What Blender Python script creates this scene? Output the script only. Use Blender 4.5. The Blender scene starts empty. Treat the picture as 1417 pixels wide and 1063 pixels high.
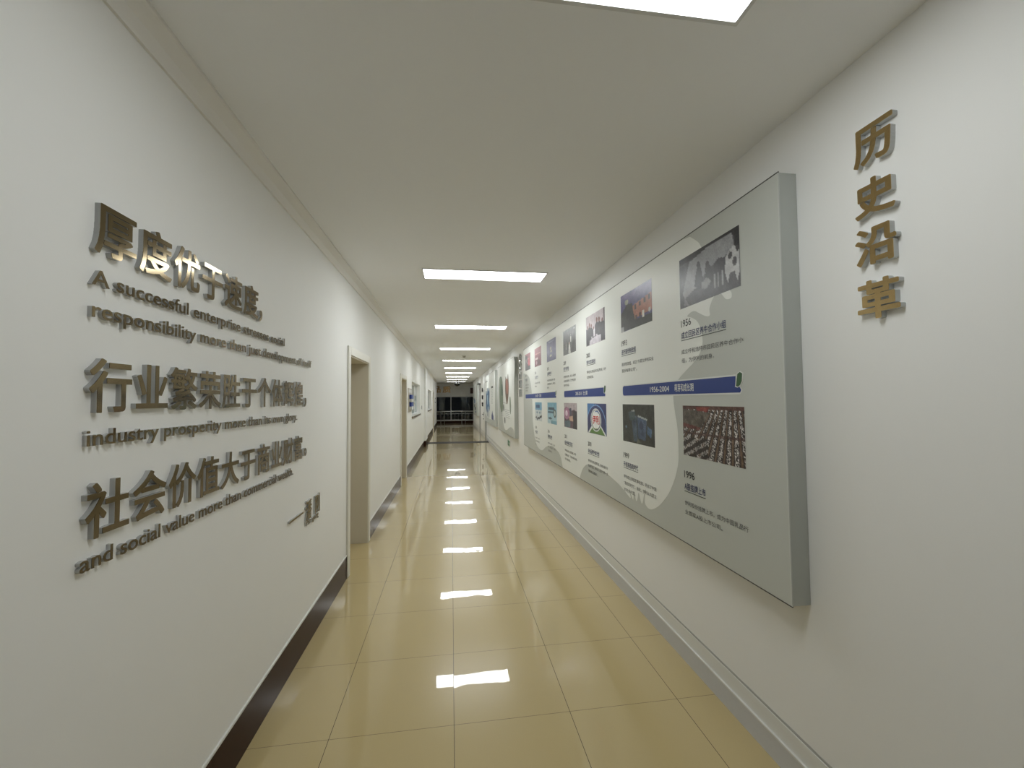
import bpy, bmesh, math, random
import numpy as np
from mathutils import Matrix, Vector

C = bpy.context.scene.collection
scene = bpy.context.scene
random.seed(4)
PI = math.pi

# ------------------------------------------------------------------ camera
H = 1.6319
cam_data = bpy.data.cameras.new('camera')
cam_data.sensor_width = 36.0
cam_data.sensor_fit = 'HORIZONTAL'
cam_data.lens = 583.03 / 1417.0 * 36.0
cam_data.clip_start = 0.02
cam = bpy.data.objects.new('camera', cam_data)
C.objects.link(cam)
yaw, pitch, roll = (math.radians(a) for a in (8.2044, 2.1506, 0.505))
cy, sy, cp, sp, cr, sr = math.cos(yaw), math.sin(yaw), math.cos(pitch), math.sin(pitch), math.cos(roll), math.sin(roll)
fwd = Vector((sy*cp, cy*cp, sp)); rgt = Vector((cy, -sy, 0)); dwn = fwd.cross(rgt)
r2 = rgt*cr + dwn*sr; d2 = dwn*cr - rgt*sr
cam.matrix_world = Matrix(((r2.x, -d2.x, -fwd.x, 0), (r2.y, -d2.y, -fwd.y, 0), (r2.z, -d2.z, -fwd.z, H), (0, 0, 0, 1)))
scene.camera = cam

# ------------------------------------------------------------------ world, exposure
world = bpy.data.worlds.new('night'); scene.world = world
world.use_nodes = True
world.node_tree.nodes['Background'].inputs[0].default_value = (0.010, 0.012, 0.016, 1)
world.node_tree.nodes['Background'].inputs[1].default_value = 0.25
scene.view_settings.view_transform = 'Standard'
scene.view_settings.look = 'None'
scene.view_settings.gamma = 1.0
scene.view_settings.use_curve_mapping = False
scene.view_settings.exposure = 0.0
scene.cycles.transparent_max_bounces = 32
LAMP = 18.2                      # radiance of the ceiling panels
LAMP_COLOR = (0.955, 0.993, 1.0)

# ------------------------------------------------------------------ dimensions
XL, XR = -0.9585, 1.4361        # faces of the skirting / walls
WL, WR = XL - 0.008, XR + 0.010 # plaster faces
ZC = 2.8425
Y0, YC, Y1 = -6.2, 28.3, 30.6   # back wall, end of the corridor's side walls, window wall of the lobby beyond
LX0, LX1 = -3.0, 3.3
PX = 1.3602                     # front of the display boards
T = 0.6                         # floor tile

# ------------------------------------------------------------------ materials
def s2l(c):
    c = c / 255.0
    return c / 12.92 if c <= 0.04045 else ((c + 0.055) / 1.055) ** 2.4
def rgb(r, g, b): return (s2l(r), s2l(g), s2l(b), 1.0)

def mat(name, col, rough=0.5, metal=0.0, spec=0.5, noise=0.0, nscale=40.0, bump=0.0, bscale=200.0, coat=0.0):
    m = bpy.data.materials.new(name); m.use_nodes = True
    nt = m.node_tree; b = nt.nodes['Principled BSDF']
    b.inputs['Base Color'].default_value = col
    b.inputs['Roughness'].default_value = rough
    b.inputs['Metallic'].default_value = metal
    b.inputs['Specular IOR Level'].default_value = spec
    b.inputs['Coat Weight'].default_value = coat
    tc = nt.nodes.new('ShaderNodeTexCoord')
    if noise:
        n = nt.nodes.new('ShaderNodeTexNoise'); n.inputs['Scale'].default_value = nscale; n.inputs['Detail'].default_value = 4
        nt.links.new(tc.outputs['Object'], n.inputs['Vector'])
        mx = nt.nodes.new('ShaderNodeMix'); mx.data_type = 'RGBA'
        mx.inputs[6].default_value = tuple(max(0, c*(1-noise)) for c in col[:3]) + (1,)
        mx.inputs[7].default_value = tuple(min(1, c*(1+noise)) for c in col[:3]) + (1,)
        nt.links.new(n.outputs['Fac'], mx.inputs[0]); nt.links.new(mx.outputs[2], b.inputs['Base Color'])
    if bump:
        n2 = nt.nodes.new('ShaderNodeTexNoise'); n2.inputs['Scale'].default_value = bscale; n2.inputs['Detail'].default_value = 3
        nt.links.new(tc.outputs['Object'], n2.inputs['Vector'])
        bp = nt.nodes.new('ShaderNodeBump'); bp.inputs['Strength'].default_value = bump; bp.inputs['Distance'].default_value = 0.002
        nt.links.new(n2.outputs['Fac'], bp.inputs['Height']); nt.links.new(bp.outputs['Normal'], b.inputs['Normal'])
    return m

M = {}
M['wall'] = mat('wall_paint', (0.905, 0.905, 0.885, 1), 0.55, spec=0.3, noise=0.012, nscale=3, bump=0.05, bscale=300)
M['ceiling'] = mat('ceiling_paint', (0.945, 0.962, 0.985, 1), 0.8, spec=0.2, noise=0.012, nscale=2)
M['cornice'] = mat('cornice_paint', (0.88, 0.875, 0.86, 1), 0.7, spec=0.2)
M['brown_tile'] = mat('brown_skirting_tile', (0.038, 0.015, 0.012, 1), 0.20, spec=0.07, noise=0.10, nscale=60)
M['cap'] = mat('caulk_edge_gleam', (0.78, 0.78, 0.74, 1), 0.5)
M['grey_skirt'] = mat('grey_skirting', (0.64, 0.645, 0.65, 1), 0.4, noise=0.03)
M['white_trim'] = mat('white_trim', (0.80, 0.80, 0.77, 1), 0.35)
M['groove_shade'] = mat('groove_shadow_grey', (0.46, 0.46, 0.43, 1), 0.8)
M['casing'] = mat('cream_casing', (0.78, 0.76, 0.68, 1), 0.35)
M['jamb'] = mat('cream_jamb', (0.66, 0.61, 0.49, 1), 0.45)
M['leaf'] = mat('cream_door', (0.62, 0.56, 0.44, 1), 0.4, noise=0.03, nscale=12)
M['white_door'] = mat('white_door', (0.78, 0.78, 0.74, 1), 0.35)
M['steel'] = mat('brushed_steel', (0.55, 0.55, 0.54, 1), 0.30, metal=1.0)
M['black'] = mat('black_plastic', (0.012, 0.012, 0.013, 1), 0.25)
M['dark_grey'] = mat('dark_grey_plastic', (0.06, 0.06, 0.06, 1), 0.4)
M['pale_plastic'] = mat('pale_plastic', (0.70, 0.70, 0.67, 1), 0.4)
M['alu'] = mat('white_aluminium', (0.72, 0.73, 0.73, 1), 0.35)
M['grey_pilaster'] = mat('grey_casing', (0.42, 0.42, 0.41, 1), 0.5)
M['sill'] = mat('brown_stone_sill', (0.16, 0.12, 0.095, 1), 0.3, noise=0.2, nscale=50)
M['frost'] = mat('frosted_glass', (0.55, 0.56, 0.53, 1), 0.2)
M['frost_teal'] = mat('teal_frosted_glass', (0.34, 0.40, 0.385, 1), 0.2)
M['film'] = mat('dark_teal_film', (0.12, 0.17, 0.165, 1), 0.25)
M['board_grey'] = mat('grey_board_print', rgb(198, 201, 195), 0.42, spec=0.35)
M['board_side'] = mat('grey_board_side', rgb(192, 196, 191), 0.45, spec=0.35)
M['board_light'] = mat('pale_board_print', rgb(238, 240, 235), 0.42, spec=0.35)
M['board_edge'] = mat('board_edge_profile', rgb(205, 208, 204), 0.3)
M['board_gasket'] = mat('board_gasket', rgb(60, 60, 58), 0.6)
M['ink'] = mat('black_ink', rgb(44, 44, 46), 0.5)
M['ink_body'] = mat('grey_ink', rgb(72, 72, 72), 0.5)
M['ink_navy'] = mat('navy_ink', rgb(36, 46, 94), 0.5)
M['ink_line'] = mat('olive_ink', rgb(58, 66, 58), 0.5)
M['ink_white'] = mat('white_ink', rgb(225, 227, 224), 0.5)
M['banner'] = mat('blue_banner_print', rgb(44, 66, 134), 0.45, spec=0.35)
M['banner_green'] = mat('green_banner_print', rgb(52, 92, 52), 0.5)
M['ink_red'] = mat('red_ink', rgb(200, 50, 48), 0.5)
M['bronze'] = mat('bronze_mirror', (0.190, 0.148, 0.084, 1), 0.12, metal=1.0)
M['gold'] = mat('brushed_gold', (0.50, 0.365, 0.180, 1), 0.24, metal=1.0, noise=0.10, nscale=90)
M['silver'] = mat('mirror_silver', (0.17, 0.17, 0.17, 1), 0.10, metal=1.0)
M['wall_gold'] = mat('gold_letter', (0.42, 0.27, 0.12, 1), 0.3, metal=0.6)
M['exit_green'] = mat('exit_sign_green', (0.02, 0.22, 0.08, 1), 0.4)
M['blue'] = mat('royal_blue_card', (0.015, 0.045, 0.26, 1), 0.4)
M['beige_board'] = mat('beige_board', (0.50, 0.46, 0.40, 1), 0.5)
M['maroon'] = mat('maroon_plate', (0.08, 0.03, 0.028, 1), 0.4)
M['outdoor'] = mat('night_pavement', (0.02, 0.02, 0.022, 1), 0.8)
M['threshold'] = mat('dark_grey_stone', (0.05, 0.05, 0.05, 1), 0.6, spec=0.06, noise=0.25, nscale=30)

def acrylic(name, tint, frost, w):
    """clear cast acrylic: fresnel gloss over a see-through body, with a little frosting on the sawn edge"""
    m = bpy.data.materials.new(name); m.use_nodes = True
    nt = m.node_tree; nt.nodes.clear()
    out = nt.nodes.new('ShaderNodeOutputMaterial')
    tr = nt.nodes.new('ShaderNodeBsdfTransparent'); tr.inputs[0].default_value = tint
    df = nt.nodes.new('ShaderNodeBsdfDiffuse'); df.inputs[0].default_value = frost
    m0 = nt.nodes.new('ShaderNodeMixShader'); m0.inputs[0].default_value = w
    gl = nt.nodes.new('ShaderNodeBsdfGlossy'); gl.inputs['Roughness'].default_value = 0.08
    fr = nt.nodes.new('ShaderNodeFresnel'); fr.inputs[0].default_value = 1.5
    mx = nt.nodes.new('ShaderNodeMixShader')
    nt.links.new(tr.outputs[0], m0.inputs[1]); nt.links.new(df.outputs[0], m0.inputs[2])
    nt.links.new(fr.outputs[0], mx.inputs[0]); nt.links.new(m0.outputs[0], mx.inputs[1]); nt.links.new(gl.outputs[0], mx.inputs[2])
    nt.links.new(mx.outputs[0], out.inputs[0])
    return m
M['acrylic'] = acrylic('clear_acrylic', (0.97, 0.975, 0.97, 1), (0.92, 0.93, 0.92, 1), 0.48)
M['acrylic_frost'] = acrylic('frosted_acrylic', (0.95, 0.96, 0.955, 1), (0.86, 0.88, 0.87, 1), 0.75)

def glass_mat():
    m = bpy.data.materials.new('window_glass'); m.use_nodes = True
    nt = m.node_tree; nt.nodes.clear()
    out = nt.nodes.new('ShaderNodeOutputMaterial')
    tr = nt.nodes.new('ShaderNodeBsdfTransparent'); tr.inputs[0].default_value = (0.88, 0.92, 0.90, 1)
    gl = nt.nodes.new('ShaderNodeBsdfGlossy'); gl.inputs['Roughness'].default_value = 0.01
    fr = nt.nodes.new('ShaderNodeFresnel'); fr.inputs[0].default_value = 1.5
    mx = nt.nodes.new('ShaderNodeMixShader')
    nt.links.new(fr.outputs[0], mx.inputs[0]); nt.links.new(tr.outputs[0], mx.inputs[1]); nt.links.new(gl.outputs[0], mx.inputs[2])
    nt.links.new(mx.outputs[0], out.inputs[0])
    return m
M['glass'] = glass_mat()

def emit_mat(name, power):
    m = bpy.data.materials.new(name); m.use_nodes = True
    nt = m.node_tree; nt.nodes.clear()
    out = nt.nodes.new('ShaderNodeOutputMaterial'); e = nt.nodes.new('ShaderNodeEmission')
    e.inputs[0].default_value = LAMP_COLOR + (1,); e.inputs[1].default_value = power
    nt.links.new(e.outputs[0], out.inputs[0])
    return m
M['lamp'] = emit_mat('lamp_diffuser', LAMP)
M['lamp_lowered'] = emit_mat('lowered_lamp_diffuser', 11.6)     # first panel turned down to darken the near walls; ninth shares it
M['lamp_dim'] = emit_mat('dim_lamp_diffuser', 9.0)

def picture_mat():
    m = bpy.data.materials.new('photo_print'); m.use_nodes = True
    nt = m.node_tree; b = nt.nodes['Principled BSDF']; b.inputs['Roughness'].default_value = 0.35
    a = nt.nodes.new('ShaderNodeAttribute'); a.attribute_name = 'Col'
    nt.links.new(a.outputs['Color'], b.inputs['Base Color'])
    return m
M['picture'] = picture_mat()

def floor_mat():
    m = bpy.data.materials.new('polished_floor_tile'); m.use_nodes = True
    nt = m.node_tree; N = nt.nodes; L = nt.links; b = N['Principled BSDF']
    b.inputs['Roughness'].default_value = 0.22
    b.inputs['Specular IOR Level'].default_value = 0.30
    b.inputs['Coat Weight'].default_value = 1.0; b.inputs['Coat Roughness'].default_value = 0.012; b.inputs['Coat IOR'].default_value = 1.36
    tc = N.new('ShaderNodeTexCoord'); sp_ = N.new('ShaderNodeSeparateXYZ'); L.new(tc.outputs['Object'], sp_.inputs[0])
    def math_(op, a, b_=None, c_=None):
        n = N.new('ShaderNodeMath'); n.operation = op
        for i, v in enumerate((a, b_, c_)):
            if v is None: continue
            if isinstance(v, (int, float)): n.inputs[i].default_value = v
            else: L.new(v, n.inputs[i])
        return n.outputs[0]
    u = math_('DIVIDE', math_('SUBTRACT', sp_.outputs[0], -0.592), T)
    v = math_('DIVIDE', math_('SUBTRACT', sp_.outputs[1], 2.2028), T)
    def edge(x):
        f_ = math_('FRACT', x); return math_('MINIMUM', f_, math_('SUBTRACT', 1.0, f_))
    d = math_('MINIMUM', edge(u), math_('MULTIPLY', edge(v), 1.5))
    joint = math_('LESS_THAN', d, 0.0021)
    # speckle of the vitrified tile
    n1 = N.new('ShaderNodeTexNoise'); n1.inputs['Scale'].default_value = 260; n1.inputs['Detail'].default_value = 3; L.new(tc.outputs['Object'], n1.inputs['Vector'])
    n2 = N.new('ShaderNodeTexNoise'); n2.inputs['Scale'].default_value = 1.6; n2.inputs['Detail'].default_value = 2; L.new(tc.outputs['Object'], n2.inputs['Vector'])
    c1 = N.new('ShaderNodeMix'); c1.data_type = 'RGBA'
    c1.inputs[6].default_value = (0.540, 0.425, 0.205, 1); c1.inputs[7].default_value = (0.630, 0.505, 0.260, 1)
    fac = math_('ADD', math_('MULTIPLY', n1.outputs['Fac'], 0.6), math_('MULTIPLY', n2.outputs['Fac'], 0.4))
    L.new(fac, c1.inputs[0])
    c2 = N.new('ShaderNodeMix'); c2.data_type = 'RGBA'; c2.inputs[7].default_value = (0.05, 0.042, 0.03, 1)
    L.new(joint, c2.inputs[0]); L.new(c1.outputs[2], c2.inputs[6]); L.new(c2.outputs[2], b.inputs['Base Color'])
    L.new(math_('SUBTRACT', 1.0, joint), b.inputs['Coat Weight'])
    # every tile is laid a hair out of level
    cmb = N.new('ShaderNodeCombineXYZ'); L.new(math_('FLOOR', u), cmb.inputs[0]); L.new(math_('FLOOR', v), cmb.inputs[1])
    wn = N.new('ShaderNodeTexWhiteNoise'); wn.noise_dimensions = '3D'; L.new(cmb.outputs[0], wn.inputs['Vector'])
    sub = N.new('ShaderNodeVectorMath'); sub.operation = 'SUBTRACT'; L.new(wn.outputs['Color'], sub.inputs[0]); sub.inputs[1].default_value = (0.5, 0.5, 0.5)
    sc = N.new('ShaderNodeVectorMath'); sc.operation = 'SCALE'; L.new(sub.outputs[0], sc.inputs[0]); sc.inputs['Scale'].default_value = 0.0018
    n3 = N.new('ShaderNodeTexNoise'); n3.inputs['Scale'].default_value = 5; L.new(tc.outputs['Object'], n3.inputs['Vector'])
    bp = N.new('ShaderNodeBump'); bp.inputs['Strength'].default_value = 0.04; bp.inputs['Distance'].default_value = 0.01; L.new(n3.outputs['Fac'], bp.inputs['Height'])
    ad = N.new('ShaderNodeVectorMath'); ad.operation = 'ADD'; L.new(bp.outputs['Normal'], ad.inputs[0]); L.new(sc.outputs[0], ad.inputs[1])
    nm = N.new('ShaderNodeVectorMath'); nm.operation = 'NORMALIZE'; L.new(ad.outputs[0], nm.inputs[0])
    L.new(nm.outputs[0], b.inputs['Normal']); L.new(nm.outputs[0], b.inputs['Coat Normal'])
    return m
M['floor'] = floor_mat()

# ------------------------------------------------------------------ helpers
def bx(bm, x0, x1, y0, y1, z0, z1):
    vs = [bm.verts.new((x, y, z)) for x in (x0, x1) for y in (y0, y1) for z in (z0, z1)]
    for f in ((0, 1, 3, 2), (4, 6, 7, 5), (0, 4, 5, 1), (2, 3, 7, 6), (0, 2, 6, 4), (1, 5, 7, 3)):
        bm.faces.new([vs[i] for i in f])
def box(*a, bevel=0.0):
    bm = bmesh.new(); bx(bm, *a)
    if bevel: bmesh.ops.bevel(bm, geom=bm.edges[:], offset=bevel, segments=2, affect='EDGES', profile=0.5)
    return bm
def tube(bm, p0, p1, r, n=14):
    p0, p1 = Vector(p0), Vector(p1); ax = (p1 - p0).normalized()
    a = ax.orthogonal().normalized(); b = ax.cross(a)
    rings = [[bm.verts.new(p + (a*math.cos(2*PI*i/n) + b*math.sin(2*PI*i/n))*r) for i in range(n)] for p in (p0, p1)]
    for i in range(n): bm.faces.new((rings[0][i], rings[0][(i+1) % n], rings[1][(i+1) % n], rings[1][i]))
    bm.faces.new(rings[0][::-1]); bm.faces.new(rings[1])
def lathe(bm, prof, c, n=28):
    """profile of (r, z) turned about the vertical axis through c"""
    rings = []
    for r, z in prof:
        if r < 1e-5: rings.append([bm.verts.new((c[0], c[1], c[2]+z))])
        else: rings.append([bm.verts.new((c[0]+r*math.cos(2*PI*i/n), c[1]+r*math.sin(2*PI*i/n), c[2]+z)) for i in range(n)])
    for A, B in zip(rings[:-1], rings[1:]):
        for i in range(n):
            j = (i+1) % n
            if len(A) == 1 and len(B) == 1: continue
            if len(A) == 1: bm.faces.new((A[0], B[i], B[j]))
            elif len(B) == 1: bm.faces.new((A[i], B[0], A[j]))
            else: bm.faces.new((A[i], B[i], B[j], A[j]))
def obj(name, bm, m, parent=None, smooth=False):
    if isinstance(bm, bmesh.types.BMesh):
        bmesh.ops.recalc_face_normals(bm, faces=bm.faces[:])
        me = bpy.data.meshes.new(name); bm.to_mesh(me); bm.free()
    else: me = bm
    me.materials.clear(); me.materials.append(M[m])
    if smooth:
        for p in me.polygons: p.use_smooth = True
    o = bpy.data.objects.new(name, me); C.objects.link(o)
    if parent:
        root = parent
        off = Vector((0, 0, 0))
        while root is not None: off += root.location; root = root.parent
        me.transform(Matrix.Translation(-off)); o.parent = parent
    return o
def tag(o, label, cat, group=None):
    o['label'] = label; o['category'] = cat
    if group: o['group'] = group
    return o
def thing(name, label, cat, loc, group=None):
    o = bpy.data.objects.new(name, None); C.objects.link(o); o.location = loc; o.empty_display_size = 0.1
    return tag(o, label, cat, group)
def struct(name, bm, m, smooth=False):
    o = obj(name, bm, m, smooth=smooth); o['kind'] = 'structure'; return o
def struct_root(name, loc):
    o = bpy.data.objects.new(name, None); C.objects.link(o); o.location = loc; o['kind'] = 'structure'; return o

# ------------------------------------------------------------------ text outlines
_cache = {}
from mathutils.geometry import delaunay_2d_cdt
def plain(txt):
    """flat font outline at size 1: (verts, triangles)"""
    k = ('plain', txt)
    if k not in _cache:
        cu = bpy.data.curves.new('glyph', 'FONT'); cu.body = txt; cu.size = 1.0; cu.resolution_u = 4; cu.fill_mode = 'FRONT'
        o = bpy.data.objects.new('glyph', cu); C.objects.link(o)
        dg = bpy.context.evaluated_depsgraph_get(); dg.update()
        me = bpy.data.meshes.new_from_object(o.evaluated_get(dg)); me.calc_loop_triangles()
        v = np.array([tuple(p.co) for p in me.vertices]).reshape(-1, 3)
        f = [tuple(p.vertices) for p in me.loop_triangles]
        bpy.data.objects.remove(o); bpy.data.curves.remove(cu); bpy.data.meshes.remove(me)
        _cache[k] = (v, f)
    return _cache[k]
def adv(ch):
    k = ('adv', ch)
    if k not in _cache: _cache[k] = np.ptp(plain('l'+ch+'l')[0][:, 0]) - np.ptp(plain('ll')[0][:, 0])
    return _cache[k]
def raster(v, f, N, pad):
    x0, y0 = v[:, 0].min() - pad, v[:, 1].min() - pad
    nx = int((v[:, 0].max() + pad - x0)*N) + 2; ny = int((v[:, 1].max() + pad - y0)*N) + 2
    g = np.zeros((ny, nx), bool); P = (v[:, :2] - (x0, y0))*N
    for t in f:
        a, b, c = P[t[0]], P[t[1]], P[t[2]]
        lo = np.floor(np.minimum(np.minimum(a, b), c)).astype(int); hi = np.ceil(np.maximum(np.maximum(a, b), c)).astype(int)
        X, Y = np.meshgrid(np.arange(lo[0], hi[0]+1), np.arange(lo[1], hi[1]+1))
        d = (b[1]-c[1])*(a[0]-c[0]) + (c[0]-b[0])*(a[1]-c[1])
        if abs(d) < 1e-9: continue
        l1 = ((b[1]-c[1])*(X-c[0]) + (c[0]-b[0])*(Y-c[1]))/d; l2 = ((c[1]-a[1])*(X-c[0]) + (a[0]-c[0])*(Y-c[1]))/d
        m = (l1 >= -1e-6) & (l2 >= -1e-6) & (l1+l2 <= 1+1e-6)
        g[lo[1]:hi[1]+1, lo[0]:hi[0]+1] |= m
    return g, x0, y0
def shifted(a, dx, dy, fill):
    o = np.full_like(a, fill); h, w = a.shape
    o[max(0, dy):h+min(0, dy), max(0, dx):w+min(0, dx)] = a[max(0, -dy):h+min(0, -dy), max(0, -dx):w+min(0, -dx)]
    return o
def bold_shape(ch, r, N):
    """the glyph thickened by r all round, narrow counters kept open: (loops, field, x0, y0)"""
    k = ('bold', ch, r, N)
    if k in _cache: return _cache[k]
    v, f = plain(ch)
    g, x0, y0 = raster(v, f, N, r + 6.0/N)
    R_ = int(math.ceil(r*N)) + 5
    d = np.full(g.shape, 99.0)
    for dy in range(-R_, R_+1):
        for dx in range(-R_, R_+1):
            q = math.hypot(dx, dy)
            if q <= R_: d = np.minimum(d, np.where(shifted(g, dx, dy, False), q, 99.0))
    dc = np.minimum(d, R_ + 1.0)
    hw = dc.copy()
    for it in range(R_ + 1):                            # widest point of the gap around each background pixel
        m = hw.copy()
        for dx, dy in ((1, 0), (-1, 0), (0, 1), (0, -1)): m = np.maximum(m, shifted(hw, dx, dy, 0.0))
        hw = np.where(g, 0.0, np.minimum(m, dc + it + 1.0)) if it < 3 else hw
    lim = np.minimum(r*N, np.maximum(hw - 1.6, 0.0))
    fill = (g | (d <= lim + 0.35)).astype(float)
    for it in range(2):
        b = fill*4
        for dx, dy in ((1, 0), (-1, 0), (0, 1), (0, -1)): b = b + shifted(fill, dx, dy, 0.0)
        fill = b/8.0
    F = fill; ny, nx = F.shape
    # marching squares at one half
    pts = {}; nxt = {}
    def ep(i, j, hor):
        key = (i, j, hor)
        if key not in pts:
            p, q = F[j, i], (F[j, i+1] if hor else F[j+1, i]); t = (0.5-p)/(q-p)
            pts[key] = (i+t, j) if hor else (i, j+t)
        return key
    B = F > 0.5
    idx = B[:-1, :-1]*1 + B[:-1, 1:]*2 + B[1:, 1:]*4 + B[1:, :-1]*8
    for j, i in zip(*np.nonzero((idx > 0) & (idx < 15))):
        c = idx[j, i]; b_, r_, t_, l_ = (i, j, True), (i+1, j, False), (i, j+1, True), (i, j, False)
        segs = {1: [(l_, b_)], 2: [(b_, r_)], 3: [(l_, r_)], 4: [(r_, t_)], 5: [(l_, t_), (r_, b_)], 6: [(b_, t_)], 7: [(l_, t_)], 8: [(t_, l_)], 9: [(t_, b_)], 10: [(t_, r_), (b_, l_)], 11: [(t_, r_)], 12: [(r_, l_)], 13: [(r_, b_)], 14: [(b_, l_)]}[int(c)]
        for a, e in segs: nxt[ep(*a)] = ep(*e)
    loops = []
    while nxt:
        st = next(iter(nxt)); lp = [st]; cur = nxt.pop(st)
        while cur != st and cur in nxt: lp.append(cur); cur = nxt.pop(cur)
        P = np.array([pts[q] for q in lp])
        if len(P) < 6: continue
        keep = simplify(P, 0.22)
        if len(keep) >= 3: loops.append(keep)
    _cache[k] = (loops, F, x0, y0)
    return _cache[k]
def simplify(P, tol):
    """Douglas-Peucker on a closed loop"""
    n = len(P); a = 0; b = int(np.argmax(((P-P[0])**2).sum(1)))
    def dp(i, j):
        if j <= i+1: return []
        Q = P[i+1:j]; A, B_ = P[i], P[j % n]; d = B_-A; L_ = math.hypot(*d)
        dist = np.abs((Q[:, 0]-A[0])*d[1]-(Q[:, 1]-A[1])*d[0])/L_ if L_ > 1e-9 else np.hypot(*(Q-A).T)
        m = int(np.argmax(dist))
        if dist[m] < tol: return []
        m = i+1+m
        return dp(i, m) + [m] + dp(m, j)
    PP = P
    ids = [a] + dp(a, b) + [b] + dp(b, n)
    return P[ids]
def outline(ch, depth=0.0, offset=0.0, N=200):
    """one clean glyph at size 1: (verts, faces), x along the line, y up, z from 0 to depth"""
    k = ('out', ch, depth, offset, N)
    if k in _cache: return _cache[k]
    loops, F, x0, y0 = bold_shape(ch, offset, N)
    V2, E2 = [], []
    for lp in loops:
        b0 = len(V2); V2 += [Vector((float(p[0]), float(p[1]))) for p in lp]
        E2 += [(b0+i, b0+(i+1) % len(lp)) for i in range(len(lp))]
    vo, eo, fo, *_ = delaunay_2d_cdt(V2, E2, [], 0, 1e-4)
    vo = np.array([(p[0], p[1]) for p in vo]); tri = []
    for t in fo:
        c = vo[list(t)].mean(0); i, j = int(c[0]), int(c[1]); a, b = c[0]-i, c[1]-j
        val = F[j, i]*(1-a)*(1-b) + F[j, i+1]*a*(1-b) + F[j+1, i]*(1-a)*b + F[j+1, i+1]*a*b
        if val > 0.5: tri.append(tuple(t))
    n = len(vo); xy = vo/N + (x0, y0)
    v0 = np.column_stack([xy, np.zeros(n)])
    if depth == 0: _cache[k] = (v0, tri); return _cache[k]
    v1 = np.column_stack([xy, np.full(n, depth)])
    edge = {}
    for t in tri:
        for i in range(3):
            e = (t[i], t[(i+1) % 3]); edge[tuple(sorted(e))] = edge.get(tuple(sorted(e)), []) + [e]
    f = [tuple(q+n for q in t) for t in tri] + [t[::-1] for t in tri]
    for es in edge.values():
        if len(es) == 1: a, b = es[0]; f.append((a, b, b+n, a+n))
    _cache[k] = (np.vstack([v0, v1]), f)
    return _cache[k]
_g = plain('国')[0]
CJK_W, CJK_H = np.ptp(_g[:, 0]), np.ptp(_g[:, 1])
CJK_X, CJK_Y = (_g[:, 0].min()+_g[:, 0].max())/2, (_g[:, 1].min()+_g[:, 1].max())/2

def wall_pts(v, side, sx, sy, yo, zo, xface, sz=1.0):
    """outline points onto a side wall. side 'L': text runs +Y, faces +X; 'R': runs -Y, faces -X"""
    v = np.asarray(v); w = np.empty_like(v)
    if side == 'L': w[:, 0] = xface + v[:, 2]*sz; w[:, 1] = yo + v[:, 0]*sx
    elif side == 'R': w[:, 0] = xface - v[:, 2]*sz; w[:, 1] = yo - v[:, 0]*sx
    w[:, 2] = zo + v[:, 1]*sy
    return w
def mesh_from(name, v, f):
    me = bpy.data.meshes.new(name); me.from_pydata([tuple(p) for p in v], [], f); me.update()
    bm = bmesh.new(); bm.from_mesh(me); bpy.data.meshes.remove(me); return bm
def text_print(parent, name, txt, m, y, z, width, height_em, x, offset=0.0, side='R'):
    """flat printed line on a board facing -X; y,z = start of the baseline, width in metres"""
    V, F, pos = [], [], 0.0
    if offset == 0: v, f = plain(txt); V = [v]; F = list(f)
    else:
        for ch in txt:
            if ch.strip():
                v, f = outline(ch, 0.0, offset, 80); n = sum(len(q) for q in V)
                V.append(v + (pos, 0, 0)); F += [tuple(i+n for i in t) for t in f]
            pos += adv(ch)
    v = np.vstack(V); v[:, 0] -= v[:, 0].min()
    return mesh_from(name, wall_pts(v, side, width/np.ptp(v[:, 0]), height_em, y, z, x), F)

def raised(name, label, cat, group, ch, side, sx, sy, yo, zo, wallx, depth, face_m, body_m, offset, sign=1):
    """one cut-out letter: acrylic body on the wall with a thin coloured face"""
    body_d = depth - 0.0015
    s = -1 if side == 'R' else 1
    vb, fb = outline(ch, 1.0, offset)
    vf = vb.copy()
    pb = wall_pts(vb, side, sx, sy, yo, zo, wallx, body_d)
    pf = wall_pts(vf, side, sx, sy, yo, zo, wallx + s*body_d, 0.0015)
    k = (wallx + s*depth)/(-0.9385 if side == 'L' else 1.4161)      # positions were read off on these planes
    for q in (pb, pf): q[:, 1] *= k; q[:, 2] = H + (q[:, 2]-H)*k
    b = mesh_from(name, pb, fb)
    loc = Vector((wallx, pb[:, 1].mean(), pb[:, 2].min()))
    o = bpy.data.objects.new(name, bpy.data.meshes.new(name)); C.objects.link(o); o.location = loc
    bmesh.ops.recalc_face_normals(b, faces=b.faces[:]); b.to_mesh(o.data); b.free()
    o.data.materials.append(M[body_m]); o.data.transform(Matrix.Translation(-loc))
    tag(o, label, cat, group)
    fo = obj('face_plate', mesh_from('face_plate', pf, fb), face_m, o)
    return o

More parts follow.
